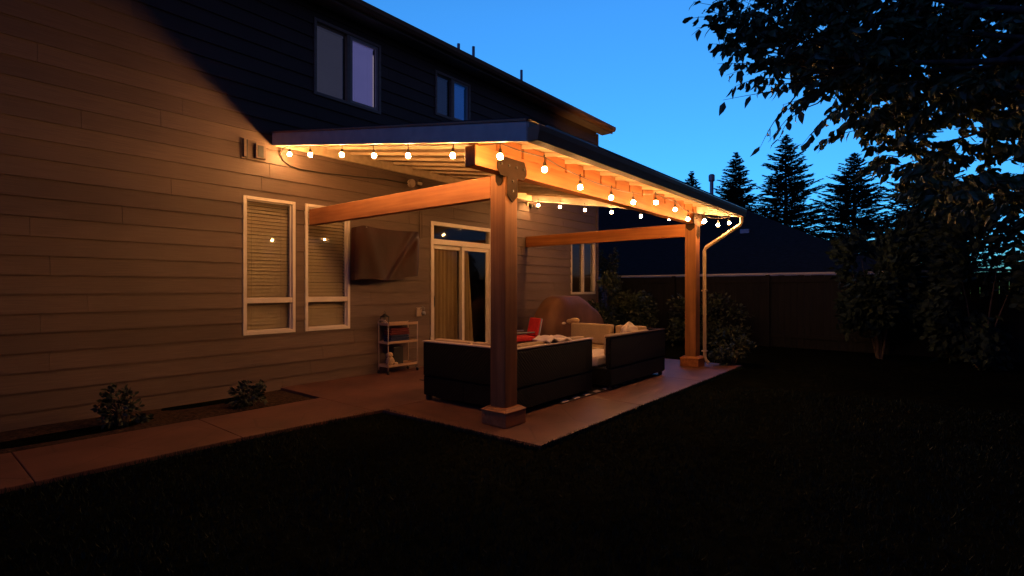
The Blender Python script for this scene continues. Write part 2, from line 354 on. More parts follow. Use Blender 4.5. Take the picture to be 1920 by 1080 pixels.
def siding():
    mb = MB(); z = 0.0; XL, XR = -6.0, 12.36; EXP = .2; rj = random.Random(5)
    zs = []
    z = -.06
    while z < 5.66: zs.append((z, min(z+EXP, 5.66))); z += EXP
    ops = list(openings.values())
    for (a, b) in zs:
        o_ = rj.uniform(0, 3.66); joints = [XL+o_+3.66*k for k in range(6)]
        # split rows at openings: cut list of x intervals for sub-rows
        cuts = sorted({a, b} | {zz for o in ops for zz in (o[2], o[3]) if a < zz < b})
        for z0, z1 in zip(cuts[:-1], cuts[1:]):
            xs = [(XL, XR)]
            for o in ops:
                if o[2] < z1-1e-6 and o[3] > z0+1e-6:
                    nx = []
                    for (p, q) in xs:
                        if o[0] > p and o[1] < q: nx += [(p, o[0]), (o[1], q)]
                        else: nx.append((p, q))
                    xs = nx
            for jx in joints:
                xs = [r for (p, q) in xs for r in (((p, jx-.0015), (jx+.0015, q)) if p+.05 < jx < q-.05 else ((p, q),))]
            th = lambda zz: .018*(1-(zz-a)/EXP)+.003
            for (p, q) in xs:
                mb.hexa([(p, W-th(z0), z0), (q, W-th(z0), z0), (q, W+.02, z0), (p, W+.02, z0),
                         (p, W-th(z1), z1), (q, W-th(z1), z1), (q, W+.02, z1), (p, W+.02, z1)])
    return mb
build('wall', siding(), 'siding', house)
# butt joints, sheathing, side and rear walls
sh = MB()
def sheath():
    ops = sorted(openings.values())
    zs = sorted({-.05, 5.66} | {z for o in ops for z in (o[2], o[3])})
    for z0, z1 in zip(zs[:-1], zs[1:]):
        xs = [(-5.98, 12.40)]
        for o in ops:
            if o[2] < z1-1e-6 and o[3] > z0+1e-6:
                xs = [r for (p, q) in xs for r in (((p, o[0]), (o[1], q)) if (o[0] > p and o[1] < q) else ((p, q),))]
        for p, q in xs: sh.box(p, W+.022, z0, q, W+.13, z1)
sheath()
build('sheathing', sh, 'interior', house)
build('side_wall', B(12.38, W+.14, -.06, 12.43, W+9, 5.66), 'siding', house)
build('side_wall', B(-6.05, W+.14, -.06, -6.0, W+9, 5.66), 'siding', house)
build('rear_wall', B(-6.0, W+9, -.06, 12.4, W+9.1, 5.66), 'siding', house)
build('corner_board', MB().box(12.365, W-.03, -.05, 12.45, W+.12, 5.62), 'trim' if False else 'siding', house, bevel=.004)
fl = MB(); fl.box(-5.99, W+.14, -.04, 12.37, W+8.9, -.01); fl.box(-5.99, W+.14, 2.85, 12.37, W+8.9, 3.0); fl.box(-5.99, W+.14, 5.6, 12.37, W+8.9, 5.65)
fl.box(-5.9, W+3.2, 0, 12.3, W+3.25, 5.6); fl.box(5.7, W+.14, 0, 5.76, W+3.1, 2.8)
build('interior_wall', fl, 'interior', house)
# roof: gable with ridge along x
EZ, EY = 5.82, W-.3
rf = MB().prism([(EY-.02, EZ-.01), (EY-.02, EZ+.03), (W+4.5, EZ+.03+.42*4.8), (W+9.3, EZ+.03), (W+9.3, EZ-.05), (W+4.5, EZ-.06+.42*4.8)], 'x', -6.4, 12.78)
roof = build('roof', rf, 'shingle', house)
build('soffit', B(-6.35, EY+.03, 5.66, 12.72, W+.02, 5.68), 'fascia', house)
build('eave_fascia', B(-6.38, EY+.0, 5.645, 12.74, EY+.025, EZ-.012), 'fascia', house, bevel=.003)
gp = [(EY-.115, 5.80), (EY-.105, 5.80), (EY-.10, 5.74), (EY-.07, 5.70), (EY-.012, 5.70), (EY-.012, 5.80), (EY-.002, 5.80), (EY-.002, 5.685), (EY-.075, 5.685), (EY-.11, 5.73)]
build('eave_gutter', MB().prism([(p[0]+.0, p[1]) for p in gp], 'x', -6.4, 12.72), 'gutter', house)
gb = MB(); gb.prism([(W, 5.67), (W+9, 5.67), (W+4.5, 5.67+.42*4.55)], 'x', 12.34, 12.42); gb2 = MB().prism([(W, 5.67), (W+9, 5.67), (W+4.5, 5.67+.42*4.55)], 'x', -6.04, -5.98)
build('gable', gb, 'siding', house); build('gable', gb2, 'siding', house)
for (x, y, zt) in ((8.16, 8.25, 6.86), (8.64, 8.25, 6.97), (10.42, 8.25, 7.01)):
    build('vent_pipe', MB().lathe([(.035, 0), (.035, zt-6.1), (.028, zt-6.1)], (x, y, 6.1), 12), 'galv', roof)

def blind(win, x0, x1, z0, z1, y, pitch=.05, mat='blind'):
    mb = MB(); z = z0+.02
    while z < z1-.03:
        dz = random.uniform(-.002, .002)
        mb.add([(x0, y-.016, z+dz-.024), (x1, y-.016, z-.024+dz), (x1, y+.012, z+.024), (x0, y+.012, z+.024)], [(0,1,2,3)])
        z += pitch
    mb.box(x0, y-.02, z1-.035, x1, y+.02, z1)
    for xx in (x0+.12, x1-.12): mb.box(xx-.0015, y-.019, z0+.01, xx+.0015, y-.017, z1-.03)
    build('blind', mb, mat, win)
def frame_mb(x0, x1, z0, z1, t, ya, yb):
    mb = MB()
    mb.box(x0, ya, z0, x0+t, yb, z1); mb.box(x1-t, ya, z0, x1, yb, z1)
    mb.box(x0+t, ya, z0, x1-t, yb, z0+t); mb.box(x0+t, ya, z1-t, x1-t, yb, z1)
    return mb
def window(x0, x1, z0, z1, label, bars=(), mulls=(), bl=None, mat='vinyl', t=.045, bmat='blind'):
    mb = frame_mb(x0, x1, z0, z1, t, W-.028, W+.07)
    for zb in bars: mb.box(x0+t, W-.022, zb, x1-t, W+.05, zb+.075)
    for xm in mulls: mb.box(xm-.03, W-.02, z0+t, xm+.03, W+.05, z1-t)
    o = build('window', mb, mat, house, bevel=.004); o['label'] = label
    build('jamb', frame_mb(x0+.001, x1-.001, z0+.001, z1-.001, .012, W+.071, W+.13), 'vinyl', o)
    inner = frame_mb(x0+t+.001, x1-t-.001, z0+t+.001, z1-t-.001, .018, W+.01, W+.06)
    build('sash', inner, mat, o, bevel=.003)
    build('pane', B(x0+t, W+.034, z0+t, x1-t, W+.038, z1-t), 'glass', o)
    if bl:
        for (a, b, c, d) in bl: blind(o, a, b, c, d, W+.115, .03 if bmat == 'blind_dim' else .05, mat=bmat)
    return o
window(3.06, 3.79, .77, 2.65, 'tall cream framed window with lowered blind, cut near the left edge', bars=(1.20,), bl=[(3.10, 3.755, .80, 2.60)])
window(3.94, 4.69, .77, 2.65, 'tall cream framed window partly crossed by the timber beam', bars=(1.20,), bl=[(3.98, 4.655, .80, 2.60)])
window(11.09, 12.29, 1.25, 2.65, 'window near the far house corner, above the covered grill', mulls=(11.69,), t=.04)
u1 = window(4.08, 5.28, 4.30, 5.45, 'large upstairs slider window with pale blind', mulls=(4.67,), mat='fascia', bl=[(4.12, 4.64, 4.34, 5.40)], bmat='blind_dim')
blind(u1, 4.72, 5.20, 4.35, 5.40, W+.10, .03, mat='blind_glow')
build('glow_strip', B(5.206, W+.10, 4.42, 5.216, W+.104, 5.30), 'gap_glow', u1)  # added self-glowing strip for the bright line at the blind edge
build('sash', frame_mb(4.70, 5.235, 4.345, 5.405, .045, W-.012, W+.032), 'trim', u1, bevel=.003)
u2 = window(6.49, 7.42, 4.62, 5.45, 'small upstairs window with blue dusk glow put into its blinds', mulls=(6.93,), mat='fascia')
build('sash', frame_mb(6.96, 7.375, 4.665, 5.405, .03, W-.012, W+.032), 'trim', u2, bevel=.003)
blind(u2, 6.98, 7.36, 4.67, 5.40, W+.10, .03, mat='blind_sky_glow'); blind(u2, 6.53, 6.89, 4.67, 5.40, W+.10, .03, mat='blind_faint')

# sliding door with transom
x0, x1, z1 = 6.38, 8.06, 2.64
dm = MB(); t = .07
dm.box(x0, W-.03, .02, x0+t, W+.09, z1); dm.box(x1-t, W-.03, .02, x1, W+.09, z1)
dm.box(x0+t, W-.03, z1-t, x1-t, W+.09, z1); dm.box(x0+t, W-.03, 2.22, x1-t, W+.09, 2.32); dm.box(x0+t, W-.03, .02, x1-t, W+.09, .10)
door = build('sliding_door', dm, 'vinyl', house, bevel=.004)
for (a, b, ya) in ((x0+t+.002, 7.27, W+.045), (7.20, x1-t-.002, W+.0)):
    p = build('door_panel', frame_mb(a, b, .102, 2.218, .075, ya, ya+.04), 'vinyl', door, bevel=.004)
    build('pane', B(a+.074, ya+.018, .18, b-.074, ya+.022, 2.14), 'glass', p)
build('transom_pane', B(x0+t, W+.03, 2.32, x1-t, W+.034, z1-t), 'glass', door)
hd = MB().box(6.455, W-.012, 1.05, 6.48, W+.04, 1.27); hd.box(6.452, W-.035, 1.08, 6.475, W-.012, 1.24)
build('handle', hd, 'black', door, bevel=.004)
def drape(xa, xb, xa2, xb2, n, yb):
    mb = MB()
    mb.grid(lambda u, v: ((xa+(xb-xa)*u)*v + (xa2+(xb2-xa2)*u)*(1-v), yb+.028*math.sin(u*n*6.283)+.008*math.sin(u*37), .12+2.08*v), n*10, 8)
    return build('curtain', mb, 'drape', door, smooth=True)
drape(6.52, 7.24, 6.50, 7.26, 7, W+.19)
drape(7.36, 7.56, 7.36, 7.74, 3, W+.20)
build('threshold', B(6.36, W-.10, 0.001, 8.08, W-.032, .05), 'trim', door, bevel=.004)

# small fittings of the wall
vh = MB().box(3.03, W-.03, 3.14, 3.36, W-.017, 3.42); vh.box(3.20, W-.09, 3.17, 3.34, W-.03, 3.36); vh.box(3.05, W-.07, 3.16, 3.085, W-.03, 3.40)
wv = build('wall_vent', vh, 'siding', house, bevel=.004); wv['label'] = 'square vent plate with hood left of the patio roof'
build('vent_opening', B(3.222, W-.094, 3.18, 3.30, W-.0905, 3.34), 'black', wv)
build('vent_opening', B(3.088, W-.036, 3.16, 3.115, W-.0305, 3.40), 'black', wv)
ob = MB().box(6.03, W-.05, .90, 6.15, W-.017, 1.06)
ou = build('outlet_box', ob, 'cream_metal', house, bevel=.006); ou['label'] = 'outdoor outlet box with plugged cord beside the door'
pl = MB().lathe([(.0, 0), (.035, .0), (.04, .03), (.03, .06), (.01, .065)], (6.155, W-.08, .93), 10); pl.tube([(6.15, W-.08, .99), (6.17, W-.09, 1.05), (6.13, W-.09, 1.08), (6.10, W-.06, 1.03)], .007, 6)
build('plug', pl, 'galv', ou, smooth=True)
cd = MB().tube([(6.11, W-.028, 3.36), (6.11, W-.028, 2.3)], .012, 8); cd.tube([(6.17, W-.024, 3.36), (6.17, W-.024, 2.3)], .007, 8)
build('conduit', cd, 'siding', house)
cb = [(3.57, W-.10, 3.36), (3.56, W-.05, 3.30), (3.60, W-.03, 3.22), (3.70, W-.03, 3.16), (3.85, W-.03, 3.14), (4.19, W-.03, 3.145), (4.8, W-.03, 3.19), (5.36, W-.03, 3.235), (5.85, W-.03, 3.24)]
build('wall_cable', MB().tube(cb, .011, 8), 'cord', house, smooth=True)

cm = empty('security_camera', (5.90, W-.02, 3.24), 'round dark junction fitting high on the wall beside the timber beam', 'wall fitting')
build('housing', MB().prism([(5.90+.07*math.cos(a*.3927), 3.25+.07*math.sin(a*.3927)) for a in range(16)], 'y', W-.09, W-.018), 'fascia', cm, bevel=.01)
build('plug', MB().box(6.03, W-.07, 3.25, 6.14, W-.03, 3.30), 'pillow', cm, bevel=.012)
fl_ = empty('floodlight', (9.25, W-.02, 3.28), 'small two headed floodlight on the siding under the far end of the patio roof', 'wall lamp')
build('base_plate', MB().prism([(9.28+.05*math.cos(a*.3927), 3.32+.05*math.sin(a*.3927)) for a in range(16)], 'y', W-.05, W-.018), 'cream_metal', fl_, bevel=.005)
for dx in (-.09, .07):
    build('lamp_head', MB().tube([(9.28, W-.05, 3.32), (9.28+dx, W-.13, 3.30), (9.28+dx*1.3, W-.17, 3.26), (9.28+dx*1.6, W-.24, 3.22)], [.012, .014, .035, .045], 10), 'black', fl_, smooth=True)

# ================================================================ patio cover
RX0, RX1, RY0 = 3.45, 9.42, 2.68
SL = (3.40-2.64)/(7.19-2.66)
def rz(y, dz=0): return 2.64 + SL*(y-2.66) + dz
pc = empty('patio_cover', (6.5, 5, 0), 'timber patio cover with sloping roof attached to the house', 'patio cover')
def slope_board(x0, x1, y0, y1, za, zb, mb=None):
    mb = mb or MB()
    mb.hexa([(x0,y0,rz(y0,za)), (x1,y0,rz(y0,za)), (x1,y1,rz(y1,za)), (x0,y1,rz(y1,za)),
             (x0,y0,rz(y0,zb)), (x1,y0,rz(y0,zb)), (x1,y1,rz(y1,zb)), (x0,y1,rz(y1,zb))])
    return mb
WY = W-.022
for (a, b) in ((RX0, RX0+.035), (RX1-.035, RX1)):
    r = build('rake_board', slope_board(a, b, RY0, WY, 0, .185), 'trim', pc, bevel=.003)
rk = slope_board(RX0-.012, RX0+.0, RY0-.01, WY, .172, .192)
build('drip_edge', rk, 'gutter', pc)
x = RX0+.035+.41-.04
first = None
while x < RX1-.1:
    mb = slope_board(x, x+.038, RY0+.03, WY-.04, .112, .155)
    build('rafter', mb, 'ceiling', pc, bevel=.002)
    x += .41
# ceiling boards running along x with shadow gaps
mb = MB(); y = RY0+.026
while y < WY-.005:
    y2 = min(y+.138, WY); slope_board(RX0+.037, RX1-.037, y, y2-.004, .157, .175, mb); y = y2+.001
build('roof_decking', mb, 'ceiling', pc)
build('roof_covering', slope_board(RX0+.001, RX1-.001, RY0-.03, WY, .187, .205), 'shingle', pc)
build('ledger', MB().box(RX0+.04, WY-.038, rz(WY)+.0, RX1-.04, WY, rz(WY)+.15), 'ceiling', pc, bevel=.003)
build('fascia', MB().box(RX0, RY0-.03, rz(RY0)-.0, RX1, RY0-.001, rz(RY0)+.165), 'fascia', pc, bevel=.003)
# K style gutter
G0 = rz(RY0)-.012; gy = RY0-.032
prof = [(gy, G0+.115), (gy-.004, G0+.115), (gy-.004, G0+.005), (gy-.07, G0+.005), (gy-.085, G0+.05), (gy-.115, G0+.085), (gy-.115, G0+.12), (gy-.100, G0+.12), (gy-.100, G0+.113),
        (gy-.121, G0+.113), (gy-.121, G0+.082), (gy-.090, G0+.045), (gy-.073, G0), (gy, G0)]
prof = [(gy-.004, G0+.115), (gy-.004, G0+.005), (gy-.098, G0+.005), (gy-.106, G0+.050), (gy-.112, G0+.082), (gy-.112, G0+.112), (gy-.098, G0+.112), (gy-.098, G0+.120),
        (gy-.120, G0+.120), (gy-.120, G0+.078), (gy-.112, G0+.046), (gy-.104, G0-.001), (gy, G0-.001), (gy, G0+.115)]
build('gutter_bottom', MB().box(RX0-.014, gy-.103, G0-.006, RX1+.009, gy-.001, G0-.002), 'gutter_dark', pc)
build('gutter_lip', MB().tube([(RX0-.015, gy-.112, G0+.122), (RX1+.01, gy-.112, G0+.122)], .008, 8), 'lip', pc, smooth=True)
gut = build('gutter', MB().prism(prof[::-1], 'x', RX0-.015, RX1+.01), 'gutter', pc)
build('gutter_guard', MB().box(RX0+.12, gy-.105, G0+.135, RX0+.95, gy-.085, G0+.15), 'galv', gut)
for xa in (RX1+.012, RX0-.021):
    build('end_cap', MB().prism([(gy, G0), (gy, G0+.118), (gy-.12, G0+.118), (gy-.12, G0+.078), (gy-.112, G0+.046), (gy-.104, G0)], 'x', xa, xa+.004), 'gutter', gut)
# downspout
FX, FY = 9.20, 3.32
dpts = [(9.36, gy-.055, G0-.002), (9.36, gy-.055, 2.54), (9.37, gy-.035, 2.50), (9.43, 3.22, 2.14), (9.435, 3.25, 2.08), (9.44, 3.25, 1.0), (9.45, 3.25, .17), (9.455, 3.235, .11), (9.46, 3.18, .055)]
dsp = build('downspout', MB().tube(dpts, .036, 4), 'spout', pc, bevel=.008)
build('strap', B(9.40, 3.205, 1.35, 9.485, 3.295, 1.375), 'spout', dsp)
build('strap', B(9.40, 3.205, .26, 9.495, 3.295, .285), 'spout', dsp)
# beam with birdsmouth seats for the rafters hidden behind it
BY0, BY1 = 3.37, 3.51
build('front_beam', B(3.555, BY0, 2.57, 9.46, BY1, 2.765), 'wood_x', pc, bevel=.006)
bl_ = MB(); x = RX0+.035+.41-.04
edges = []
while x < RX1-.1: edges.append(x); x += .41
prev = 3.60
for e_ in edges+[9.45]:
    a, b = prev+.002, e_-.002
    if b-a > .05: bl_.hexa([(a, BY0+.004, 2.766), (b, BY0+.004, 2.766), (b, BY1-.004, 2.766), (a, BY1-.004, 2.766), (a, BY0+.004, rz(BY0, .15)), (b, BY0+.004, rz(BY0, .15)), (b, BY1-.004, rz(BY1, .15)), (a, BY1-.004, rz(BY1, .15))])
    prev = e_+.038
build('blocking', bl_, 'wood_x', pc, bevel=.003)
def post(px, py, wd):
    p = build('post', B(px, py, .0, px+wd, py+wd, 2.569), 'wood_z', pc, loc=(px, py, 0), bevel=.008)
    b = MB().box(px-.065, py-.065, .004, px+wd+.065, py+wd+.065, .15)
    b.hexa([(px-.075,py-.075,.152),(px+wd+.075,py-.075,.152),(px+wd+.075,py+wd+.075,.152),(px-.075,py+wd+.075,.152),
            (px-.03,py-.03,.185),(px+wd+.03,py-.03,.185),(px+wd+.03,py+wd+.03,.185),(px-.03,py+wd+.03,.185)])
    build('post_base', b, 'wood_x', p, bevel=.006)
    return p
p1 = post(4.0, 3.38, .2)
p2 = post(FX, FY, .2)
# T shaped steel plates
def tplate(p, cx, y0, y1, zc):
    T = [(-.24,.03),(-.20,.11),(.20,.11),(.24,.03),(.24,-.02),(.19,-.085),(.085,-.085),(.085,-.27),(.0,-.34),(-.085,-.27),(-.085,-.085),(-.19,-.085),(-.24,-.02)]
    mb = MB().prism([(cx+a, zc+b) for a, b in T], 'y', y0, y1)
    o = build('bracket_plate', mb, 'steel', p, bevel=.003)
    for a, b in ((-.18,.03),(-.06,.03),(.06,.03),(.18,.03),(0,-.12),(0,-.22)):
        build('bolt', MB().prism([(cx+a+.014*math.cos(k*1.0472), zc+b+.014*math.sin(k*1.0472)) for k in range(6)], 'y', y0-.012, y0-.001), 'black', o)
tplate(p1, 4.10, BY0-.008, BY0-.001, 2.62)
tplate(p2, FX+.1, FY-.008, FY-.001, 2.62)
sp = MB().prism([(3.40,2.565),(3.50,2.565),(3.50,2.50),(3.47,2.45),(3.43,2.45),(3.40,2.49)], 'x', 3.990, 3.998)
build('bracket_plate', sp, 'steel', p1, bevel=.002)
sp = MB().prism([(3.34,2.565),(3.50,2.565),(3.50,2.49),(3.44,2.44),(3.40,2.44),(3.34,2.49)], 'x', FX-.010, FX-.002)
build('bracket_plate', sp, 'steel', p2, bevel=.002)
build('cross_beam', B(4.002, 3.582, 2.335, 4.092, WY, 2.568), 'wood_y', pc, bevel=.006)
build('cross_beam', B(FX+.002, FY+.202, 2.335, FX+.092, WY, 2.568), 'wood_y', pc, bevel=.006)

# ================================================================ string lights
near = [(3.60,6.97,3.27),(3.60,6.42,3.17),(3.60,5.68,3.05),(3.60,5.02,2.93),(3.60,4.41,2.83),(3.60,3.72,2.72),(3.60,3.10,2.61)]
front = [(4.16,3.0,2.575),(4.82,3.0,2.50),(5.51,3.0,2.48),(6.09,3.0,2.50),(6.78,3.0,2.585),(7.46,3.0,2.57),(7.97,3.0,2.48)]
far = [(9.34,6.91,3.265),(9.34,6.33,3.17),(9.34,5.70,3.04),(9.34,5.08,2.935),(9.34,4.44,2.80),(9.34,3.87,2.705),(9.30,3.215,2.585),(9.34,2.98,2.515),(9.36,2.80,2.54)]
S = empty('string_lights', (3.58, 6.95, 3.37), 'warm glowing bulb string lights hung around the patio roof edge', 'string lights')
DROP = .125
allp = near+front+[(8.72,3.0,2.53)]+list(reversed(far))
pts = []
def seg(a, b, sag, n=8):
    for i in range(n):
        t_ = i/n; pts.append((a[0]+(b[0]-a[0])*t_, a[1]+(b[1]-a[1])*t_, a[2]+(b[2]-a[2])*t_+DROP-sag*4*t_*(1-t_)))
for a, b in zip(allp[:-1], allp[1:]): seg(a, b, .018 if abs(a[0]-b[0]) < .3 else .012)
e_ = allp[-1]; pts.append((e_[0], e_[1], e_[2]+DROP)); pts.append((9.30, W-.04, 3.36))
pts = [(3.57, W-.08, 3.37)]+pts
build('cord', MB().tube(pts, .0055, 6), 'cord', S)
def socket_mb():
    m = MB(); m.tube([(0,0,.122),(.004,.002,.09),(0,0,.06)], .005, 6)
    m.lathe([(.008,.062),(.014,.058),(.018,.04),(.019,.022),(.017,.018)], (0,0,0), 12); m.box(-.006,-.006,.116,.006,.006,.134)
    return m
def bulb_mb():
    m = MB(); m.lathe([(.004,-.047),(.014,-.044),(.022,-.034),(.0255,-.020),(.025,-.006),(.020,.008),(.014,.018)], (0,0,0), 14)
    return m
proto = None
def copy_tree(o, parent):
    c = o.copy(); col.objects.link(c); c.parent = parent
    for ch in list(o.children):
        d = ch.copy(); col.objects.link(d); d.parent = c
    return c
for i, p in enumerate(allp):
    if proto is None:
        s0 = build('socket', socket_mb(), 'cord', None, loc=(0,0,0)); WL[s0.name] = Vector((0,0,0))
        b0 = build('bulb', bulb_mb(), 'bulb', s0, smooth=True)
        s0.parent = S; proto = s0; o = s0
    else: o = copy_tree(proto, S)
    o.location = Vector(p) - Vector((3.58, 6.95, 3.37)) + Vector((0, 0, .015))
    o.rotation_euler = (random.uniform(-.06,.06), random.uniform(-.06,.06), random.uniform(0, 6))

# ================================================================ furniture
def cushion(name, x0, y0, z0, x1, y1, z1, mat, parent, r=.035):
    return build(name, B(x0, y0, z0, x1, y1, z1), mat, parent, bevel=r, smooth=True, seg=4)
s1 = empty('sectional_sofa', (4.33, 3.53, 0), 'black wicker corner sofa behind the front post, backs towards the lawn', 'sofa')
f = MB(); f.box(4.335, 3.535, .06, 5.98, 4.30, .30); f.box(4.335, 4.302, .06, 5.10, 5.01, .30)
build('base', f, 'wicker', s1, bevel=.015)
f = MB(); f.box(4.33, 3.53, .302, 5.985, 3.61, .725); f.box(4.33, 3.612, .302, 4.41, 5.015, .725)
build('backrest', f, 'wicker', s1, bevel=.02)
build('armrest', B(4.413, 4.94, .302, 5.10, 5.015, .60), 'wicker', s1, bevel=.015)
for (x, y) in ((4.37, 3.57), (5.90, 3.57), (4.37, 4.95), (5.02, 4.95), (5.90, 4.22)):
    build('leg', B(x, y, .002, x+.05, y+.05, .06), 'black', s1)
cushion('seat_cushion', 4.42, 3.72, .302, 5.2, 4.28, .43, 'cushion', s1); cushion('seat_cushion', 5.21, 3.72, .302, 5.97, 4.28, .43, 'cushion', s1); cushion('seat_cushion', 4.52, 4.29, .302, 5.09, 4.93, .43, 'cushion', s1)
for (a, b) in ((4.56, 5.24), (5.26, 5.96)): cushion('back_cushion', a, 3.625, .44, b, 3.76, .765, 'cushion', s1)
for (a, b) in ((3.64, 4.27), (4.29, 4.93)): cushion('back_cushion', 4.425, a, .44, 4.55, b, .765, 'cushion', s1)
rl = MB(); rl.box(4.325, 3.525, .727, 5.99, 3.615, .745); rl.box(4.325, 3.617, .727, 4.415, 5.02, .745)
build('top_rail', rl, 'cream_metal', s1, bevel=.006)
s2 = empty('sectional_sofa', (8.1, 3.43, 0), 'black wicker sofa with upright tan back cushions facing the patio, beside the far post', 'sofa')
f = MB(); f.box(6.30, 3.435, .06, 8.12, 4.25, .30); f.box(7.35, 4.252, .06, 8.12, 5.2, .30)
build('base', f, 'wicker', s2, bevel=.015)
f = MB(); f.box(6.28, 3.43, .302, 8.13, 3.51, .725); f.box(8.05, 3.512, .302, 8.13, 5.2, .725)
build('backrest', f, 'wicker', s2, bevel=.02)
rl = MB(); rl.box(6.275, 3.425, .727, 8.135, 3.515, .742); rl.box(8.045, 3.517, .727, 8.135, 5.205, .742)
build('top_rail', rl, 'steel', s2, bevel=.006)
for (x, y) in ((6.34, 3.47), (8.04, 3.47), (8.04, 5.1), (7.4, 5.1)):
    build('leg', B(x, y, .002, x+.05, y+.05, .06), 'black', s2)
cushion('seat_cushion', 6.33, 3.66, .302, 7.3, 4.24, .44, 'pillow', s2); cushion('seat_cushion', 7.32, 3.66, .302, 8.03, 4.24, .44, 'cushion', s2); cushion('seat_cushion', 7.36, 4.26, .302, 8.03, 5.15, .44, 'cushion', s2)
cushion('back_cushion', 7.78, 4.25, .45, 7.93, 5.05, .79, 'cushion', s2); cushion('back_cushion', 7.86, 3.70, .45, 8.03, 4.21, .78, 'cushion', s2)
for (a, b) in ((6.45, 7.15), (7.17, 7.75)): cushion('back_cushion', a, 3.525, .45, b, 3.64, .75, 'cushion', s2)

def lump(name, c, r, sx, sy, sz, mat, label, cat, seed=1, parent=None, tilt=0, peak=0, n=18, group=None):
    rnd = random.Random(seed); ph = [rnd.uniform(0, 6.28) for _ in range(6)]
    mb = MB()
    def fn(u, v):
        a = 2*math.pi*u; b = math.pi*(v-.5)
        k = 1+.10*math.sin(3*a+ph[0])+.07*math.sin(5*a+ph[1]+3*b)+.06*math.sin(7*b+ph[2]+2*a)
        cx = math.copysign(abs(math.cos(a))**.7, math.cos(a)); sx_ = math.copysign(abs(math.sin(a))**.7, math.sin(a))
        z = math.sin(b)
        if peak: z = z+peak*max(0, math.cos(a*2+ph[3]))*max(0, z)
        return (c[0]+r*sx*cx*math.cos(b)*k, c[1]+r*sy*sx_*math.cos(b)*k, c[2]+r*sz*z+tilt*cx*.02)
    mb.grid(fn, n*2, n)
    o = build(name, mb, mat, parent, loc=c, smooth=True)
    if label: tag(o, label, cat, group)
    return o
# folded pale blanket on the near sofa back
bk = MB()
def bfn(u, v):
    x = 5.02+.50*u; y = 3.55+.26*v
    z = .775+.05*math.exp(-((u-.25)/.16)**2)+.035*math.exp(-((u-.78)/.12)**2)+.008*math.sin(9*v+12*u)
    if v < .12: z -= .03*(1-v/.12)
    return (x, y, z)
bk.grid(bfn, 26, 12)
bo = tag(build('folded_blanket', bk, 'pillow', loc=(5.0, 3.6, .77), smooth=True), 'pale crumpled blanket lying on the near sofa back', 'blanket')
sm = bo.modifiers.new('solid', 'SOLIDIFY'); sm.thickness = .018; sm.offset = -1
tp = lump('throw_pillow', (7.42, 3.73, .73), .17, 1.1, .55, .62, 'pillow', 'pale pointed pillow on the far wicker sofa', 'pillow', 5, peak=.45)
lump('throw_pillow', (6.83, 3.70, .66), .15, 1.1, .5, .6, 'pillow', 'pale rumpled pillow low on the far sofa seat', 'pillow', 9) if False else None
td = empty('plush_toy', (7.86, 5.02, .79), 'small tan plush toy lying over the corner of the tan back cushion', 'plush toy')
lump('body', (7.86, 5.00, .83), .06, 1.0, 1.5, .8, 'plush', None, None, 3, parent=td, n=10)
lump('head', (7.86, 5.12, .81), .045, 1, 1, .9, 'plush', None, None, 4, parent=td, n=8)
lump('paw', (7.86, 5.24, .77), .03, 1, 1.2, .8, 'pillow', None, None, 6, parent=td, n=8)

# rug
rg = empty('outdoor_rug', (6.2, 4.3, 0), 'dark outdoor rug with pale blocks peeking out under the sofas', 'rug')
build('rug_field', B(5.2, 3.50, .003, 7.9, 6.1, .012), 'black', rg)
st = MB()
for k in range(9):
    x = 5.25+k*.26
    st.hexa([(x,3.505,.0125),(x+.13,3.505,.0125),(x+.19,3.60,.0125),(x+.06,3.60,.0125),(x,3.505,.0145),(x+.13,3.505,.0145),(x+.19,3.60,.0145),(x+.06,3.60,.0145)])
build('rug_pattern', st, 'pillow', rg)

# coffee / fire table
ct = empty('coffee_table', (6.1, 4.95, 0), 'low dark table between the wicker sofas', 'table')
mb = MB()
for k in range(7): mb.box(5.72, 4.62+k*.10, .45, 6.72, 4.713+k*.10, .48)
build('table_top', mb, 'tablewood', ct, bevel=.004)
build('apron', B(5.78, 4.67, .36, 6.66, 5.26, .448), 'black', ct)
for x in (5.76, 6.60):
    for y in (4.65, 5.22): build('leg', B(x, y, .013, x+.06, y+.06, .36), 'black', ct)

# red cushioned chair
rc = empty('patio_chair', (7.35, 5.75, 0), 'small patio chair with bright red seat and back cushions', 'chair')
rc.rotation_euler.z = R(-24)
fr = MB()
for y in (5.55, 5.98):
    fr.tube([(7.05,y,.01),(7.05,y,.58),(7.10,y,.62),(7.45,y,.62)], .014, 8); fr.tube([(7.58,y,.01),(7.50,y,.40),(7.60,y,.86)], .014, 8)
fr.tube([(7.05,5.55,.42),(7.05,5.98,.42)], .012, 8); fr.tube([(7.50,5.55,.42),(7.50,5.98,.42)], .012, 8); fr.tube([(7.60,5.55,.85),(7.60,5.98,.85)], .012, 8)
build('chair_frame', fr, 'galv', rc, smooth=True)
cushion('seat_cushion', 7.03, 5.575, .46, 7.50, 5.955, .55, 'red', rc, .025)
T = Matrix.Translation((7.53, 5.76, .54)) @ Matrix.Rotation(R(13), 4, 'Y')
build('back_cushion', MB().box(-.04,-.19,0,.04,.19,.33, T), 'red', rc, bevel=.025, smooth=True, seg=4)
lump('throw_pillow', (7.18, 5.94, .61), .07, 1.2, .9, .7, 'pillow', 'little white pillow on the red seat cushion', 'pillow', 12, n=10)

